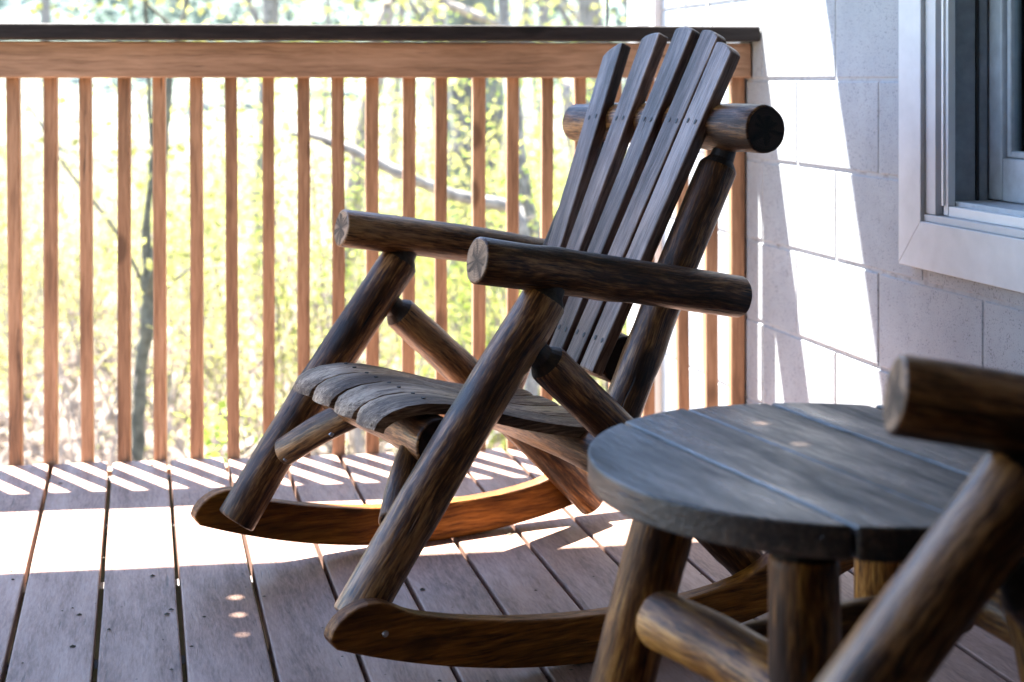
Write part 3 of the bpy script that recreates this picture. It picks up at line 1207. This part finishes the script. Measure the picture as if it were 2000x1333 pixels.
def grow(rg, base, h, n_stem, spread, leaf, n_leaf, lean=(0, 0), thick=.012, clump=.22, low=.2):
    """stems (one mesh) and leaves (one mesh) of a shrub or sapling"""
    sv, sf, lv, lf = [], [], [], []
    tips = []
    for s in range(n_stem):
        a = rg.uniform(0, 6.28)
        pts, rad = [], []
        p = Vector(base) + Vector((rg.gauss(0, .05), rg.gauss(0, .05), -.05))
        dirv = Vector((math.cos(a) * spread + lean[0], math.sin(a) * spread + lean[1], 1)).normalized()
        H = h * rg.uniform(.7, 1.0)
        K = 9
        for i in range(K + 1):
            pts.append(p.copy())
            rad.append(thick * (1 - .85 * i / K))
            if i / K > low:
                tips.append(p.copy())
            dirv = (dirv + Vector((rg.gauss(0, .10), rg.gauss(0, .10), .03))).normalized()
            p = p + dirv * H / K
        v, f = tube(None, pts, rad, None, seg=5)
        b = len(sv)
        sv += v
        sf += [tuple(b + q for q in ff) for ff in f]
        for bi in range(4):
            i = rg.randrange(3, K)
            q = pts[i].copy()
            d2 = Vector((rg.gauss(0, 1), rg.gauss(0, 1), rg.uniform(.1, .9))).normalized()
            bp, br = [], []
            bl = H * rg.uniform(.15, .35)
            for j in range(5):
                bp.append(q.copy())
                br.append(rad[i] * .6 * (1 - .8 * j / 4))
                tips.append(q.copy())
                q = q + d2 * bl / 4
                d2 = (d2 + Vector((rg.gauss(0, .15), rg.gauss(0, .15), .05))).normalized()
            v, f = tube(None, bp, br, None, seg=4)
            b = len(sv)
            sv += v
            sf += [tuple(b + k for k in ff) for ff in f]
    cl = [rg.choice(tips) for _ in range(max(4, n_leaf // 14))]
    for i in range(n_leaf):
        c = rg.choice(cl)
        p = c + Vector((rg.gauss(0, clump), rg.gauss(0, clump), rg.gauss(0, clump * .8)))
        leaf_quads(lv, lf, p, leaf * rg.uniform(.6, 1.3), rg)
    return sv, sf, lv, lf


def plant(name, base, h, n_stem, spread, leaf, n_leaf, seed, mat_leaf_='leaf_y', mat_stem='bark_thin', label=None, cat='shrub', group=None, parts=('stems', 'foliage'), **kw):
    rg = random.Random(seed)
    e = empty(name, base)
    sv, sf, lv, lf = grow(rg, (0, 0, 0), h, n_stem, spread, leaf, n_leaf, **kw)
    mesh_obj(parts[0], sv, sf, M[mat_stem], e, smooth=True)
    if lv:
        mesh_obj(parts[1], lv, lf, M[mat_leaf_], e)
    tag(e, label, cat, group)
    return e


def at(px, Y):
    return (px - 1000) / 3000 * Y


def stem_tree(name, label, segs, mat, seed, leaf_n=0, leaf=.05, mat_leaf_='leaf_y', cat='tree', group=None, clump=.3):
    """a tree whose trunk and limbs are given as polylines of (x, y, z, radius)"""
    rg = random.Random(seed)
    b0 = Vector(segs[0][0][:3])
    e = empty(name, b0)
    tag(e, label, cat, group)
    tips = []
    for i, sg in enumerate(segs):
        pts, rad = [], []
        for a, b in zip(sg[:-1], sg[1:]):
            for k in range(5):
                f = k / 5
                j = Vector((rg.gauss(0, 1), rg.gauss(0, 1), 0)) * a[3] * .18
                pts.append(Vector(a[:3]).lerp(Vector(b[:3]), f) - b0 + j)
                rad.append((a[3] + (b[3] - a[3]) * f) * rg.uniform(.93, 1.07))
        pts.append(Vector(sg[-1][:3]) - b0)
        rad.append(sg[-1][3])
        tips += pts[len(pts) // 2:]
        tube('trunk' if i == 0 else 'limb', pts, rad, M[mat], e, seg=12)
    if leaf_n:
        lv, lf = [], []
        cl = [rg.choice(tips) + Vector((rg.gauss(0, .2), rg.gauss(0, .2), rg.gauss(0, .2))) for _ in range(max(6, leaf_n // 12))]
        for i in range(leaf_n):
            c = rg.choice(cl)
            leaf_quads(lv, lf, c + Vector((rg.gauss(0, clump), rg.gauss(0, clump), rg.gauss(0, clump))), leaf * rg.uniform(.6, 1.3), rg)
        mesh_obj('crown', lv, lf, M[mat_leaf_], e)
    return e


def iz(py, Y):
    return CAM_H - (py - 155) * Y / 3000


# the big lichen covered trunk
Y = 11.0
stem_tree('lichen_covered_tree', 'big grey lichen covered tree trunk behind the railing', [
    [(at(935, Y), Y, gz(at(935, Y), Y) - .2, .27), (at(932, Y), Y, iz(500, Y), .205), (at(928, Y), Y, iz(120, Y), .20), (at(905, Y), Y, 3.2, .19), (at(880, Y), Y + .3, 7.0, .14), (at(860, Y), Y, 10, .05)],
    [(at(905, Y), Y, 3.6, .09), (at(700, Y), Y - .4, 5.2, .06), (at(500, Y), Y, 7.5, .02)],
    [(at(890, Y), Y, 5.2, .08), (at(1200, Y), Y + .6, 7.0, .05), (at(1300, Y), Y + 1, 9, .02)]], 'lichen', 1, 900, .09, 'leaf_y', clump=.9)
# the thin forked one at the left
Y = 7.2
stem_tree('forked_sapling', 'thin forked young tree behind the left balusters', [
    [(at(262, Y), Y, gz(at(262, Y), Y) - .1, .036), (at(266, Y), Y, iz(860, Y), .032), (at(280, Y), Y, iz(680, Y), .033), (at(290, Y), Y, iz(590, Y), .036), (at(288, Y), Y, iz(420, Y), .018), (at(300, Y), Y, iz(300, Y), .014), (at(270, Y), Y, iz(-200, Y), .006)],
    [(at(290, Y), Y, iz(590, Y), .022), (at(322, Y), Y - .1, iz(430, Y), .017), (at(335, Y), Y - .1, iz(250, Y), .017), (at(342, Y), Y - .1, iz(140, Y), .018), (at(362, Y), Y, iz(20, Y), .016), (at(385, Y), Y, iz(-250, Y), .01)],
    [(at(284, Y), Y, iz(560, Y), .012), (at(220, Y), Y, iz(440, Y), .010), (at(130, Y), Y, iz(330, Y), .008), (at(40, Y), Y, iz(180, Y), .005)],
    [(at(325, Y), Y, iz(560, Y), .010), (at(390, Y), Y, iz(510, Y), .006), (at(440, Y), Y, iz(470, Y), .003)],
    [(at(342, Y), Y, iz(60, Y), .011), (at(290, Y), Y, iz(10, Y), .008), (at(255, Y), Y, iz(-80, Y), .004)]], 'sapling', 2, 650, .05, 'leaf_y', clump=.22)
# the bent branch and its trunk
Y = 8.5
stem_tree('leaning_tree', 'bent dark tree stem leaning behind the middle balusters', [
    [(at(1060, Y), Y, gz(at(1060, Y), Y) - .1, .06), (at(1035, Y), Y, iz(450, Y), .050), (at(1012, Y), Y, iz(280, Y), .040), (at(985, Y), Y, iz(30, Y), .034), (at(960, Y), Y, 3.0, .02)]],
    'bark', 4, 120, .06, 'leaf_y', clump=.3)
Y = 6.6
stem_tree('fallen_branch', 'bare dark branch slanting across behind the middle balusters', [
    [(at(1010, Y), Y + .6, iz(430, Y), .030), (at(880, Y), Y + .3, iz(392, Y), .027), (at(790, Y), Y, iz(345, Y), .026), (at(690, Y), Y, iz(295, Y), .023), (at(608, Y), Y, iz(265, Y), .017), (at(560, Y), Y, iz(262, Y), .004)],
    [(at(1010, Y), Y + .6, iz(430, Y), .030), (at(1040, Y), Y + .6, iz(600, Y), .034), (at(1050, Y), Y + .6, gz(at(1050, Y), Y + .6) - .05, .04)]], 'bark', 5, 0)
Y = 12.5
stem_tree('pale_leaning_tree', 'pale thin trunk leaning above the cap rail', [
    [(at(640, Y), Y, gz(at(640, Y), Y) - .1, .09), (at(700, Y), Y, iz(320, Y), .08), (at(745, Y), Y, iz(60, Y), .075), (at(775, Y), Y, iz(-40, Y), .07), (at(900, Y), Y, 5, .03)]], 'twig', 6, 250, .08, 'leaf_y', clump=.5)
Y = 13
stem_tree('pale_leaning_branch', 'pale branch crossing the lichen trunk above the cap rail', [
    [(at(1080, Y), Y - 2.4, iz(150, Y - 2.4), .035), (at(975, Y), Y - 2.4, iz(45, Y - 2.4), .034), (at(900, Y), Y - 2.4, iz(10, Y - 2.4), .03), (at(830, Y), Y - 2.4, iz(-60, Y - 2.4), .02)],
    [(at(1080, Y), Y - 2.4, iz(150, Y - 2.4), .04), (at(1120, Y), Y - 2.4, iz(400, Y - 2.4), .05), (at(1130, Y), Y - 2.4, gz(at(1130, Y), Y - 2.4) - .1, .06)]], 'twig', 16, 0)
# fresh green plant close behind the railing
Y = 4.9
gp = plant('leafy_plant', (at(455, Y), Y, iz(1010, Y)), .52, 5, .35, .036, 130, 7, 'leaf_g', 'twig', 'small bright green leafy plant close behind the railing', 'plant', clump=.05, thick=.004, low=.35)
base = gp.location
stub = tube('stems', [(0, 0, 0), (0, 0, -.5), (.02, .0, gz(base.x, base.y) - base.z - .05)], [.007, .009, .012], M['twig'], gp)

# shrubs that nothing tells apart
rg = random.Random(77)
GL = 'yellow green spring shrub in the blurred undergrowth behind the railing'
spots = []
for i in range(34):
    Y = rg.uniform(7.5, 19)
    px = rg.uniform(-150, 1280)
    spots.append((px, Y))
protos = []
for i in range(7):
    h = rg.uniform(1.6, 3.0)
    sv, sf, lv, lf = grow(random.Random(100 + i), (0, 0, 0), h, 5, .35, .028, 3200, thick=.010, clump=.21)
    ms = bpy.data.meshes.new('stems')
    ms.from_pydata([tuple(v) for v in sv], [], sf)
    ms.materials.append(M['twig'] if i % 2 else M['bark_thin'])
    ml = bpy.data.meshes.new('foliage')
    ml.from_pydata([tuple(v) for v in lv], [], lf)
    ml.materials.append(M['leaf_y'] if i % 3 else M['leaf_g'])
    protos.append((ms, ml))
for i, (px, Y) in enumerate(spots):
    x = at(px, Y)
    e = empty('shrub', (x, Y, gz(x, Y)), rg.uniform(0, 6.28))
    s = rg.uniform(.75, 1.25)
    e.scale = (s, s, s)
    ms, ml = protos[i % 7]
    for nm, me in (('stems', ms), ('foliage', ml)):
        o = bpy.data.objects.new(nm, me)
        COL.objects.link(o)
        o.parent = e
    tag(e, GL, 'shrub', 'spring shrubs behind the railing')
# slender background trees
GT = 'slender bare trunked tree in the blurred woods behind the railing'
for i in range(16):
    Y = rg.uniform(16, 34)
    px = rg.uniform(-100, 1250)
    x = at(px, Y)
    z0 = gz(x, Y)
    lean = rg.uniform(-.8, .8)
    r0 = rg.uniform(.06, .14)
    stem_tree('slender_tree', GT, [[(x, Y, z0 - .2, r0), (x + lean * .4, Y, z0 + 3, r0 * .8), (x + lean, Y, z0 + 8, r0 * .4)],
                                  [(x + lean * .4, Y, z0 + 2.8, r0 * .4), (x + lean - 1.2, Y + .3, z0 + 5, r0 * .15)],
                                  [(x + lean * .5, Y, z0 + 3.6, r0 * .4), (x + lean + 1.3, Y - .3, z0 + 5.6, r0 * .15)]], 'bark', 200 + i, 260, .13, 'leaf_y',
              group='slender trees in the woods', clump=.6)
# undergrowth: dry leaves, twigs
rg = random.Random(9)
vs_, fs = [], []
for i in range(26000):
    Y = 6 + 24 * rg.random() ** 1.4
    px = rg.uniform(-250, 1400)
    x = at(px, Y)
    leaf_quads(vs_, fs, Vector((x, Y, gz(x, Y) + rg.random() ** 3 * .5)), rg.uniform(.05, .13), rg, 0)
o = mesh_obj('dry_leaf_litter', vs_, fs, M['litter'])
tag(o, 'pale dry leaves and undergrowth covering the slope', 'leaf litter', kind='stuff')
vs_, fs = [], []
for i in range(1500):
    Y = 6.5 + 20 * rg.random()
    x = at(rg.uniform(-250, 1400), Y)
    p = Vector((x, Y, gz(x, Y)))
    d = Vector((rg.gauss(0, .45), rg.gauss(0, .45), 1)).normalized() * rg.uniform(.5, 1.8)
    v, f = tube(None, [p, p + d * .5 + Vector((rg.gauss(0, .05), 0, 0)), p + d], [.008, .006, .002], None, seg=3)
    b = len(vs_)
    vs_ += v
    fs += [tuple(b + q for q in ff) for ff in f]
o = mesh_obj('bare_twigs', vs_, fs, M['twig'])
tag(o, 'bare pale twigs of the undergrowth on the slope', 'twigs', kind='stuff')
# far wood on the hillside
vs_, fs = [], []
cent = []
for i in range(900):
    Y = 34 + 110 * rg.random()
    x = at(rg.uniform(-300, 1500), Y)
    cent.append((Vector((x, Y, gz(x, Y) + rg.uniform(.5, 5.5))), rg.uniform(.7, 1.8)))
for i in range(36000):
    c, s = rg.choice(cent)
    leaf_quads(vs_, fs, c + Vector((rg.gauss(0, s * .6), rg.gauss(0, s * .6), rg.gauss(0, s * .6))), rg.uniform(.25, .55), rg, 0)
o = mesh_obj('far_woodland', vs_, fs, M['leaf_far'])
tag(o, 'far wooded hillside above the railing', 'woods', kind='stuff')
# thin dark pole beyond the railing end
Y = 4.6
pz = tube('garden_pole', [(0, 0, 0), (0, 0, 1.2), (0, 0, 4.2)], .0045, M['dark_metal'])
pz.location = (at(1186, Y), Y, gz(at(1186, Y), Y))
tag(pz, 'thin dark metal pole standing beyond the railing near the wall corner', 'pole')
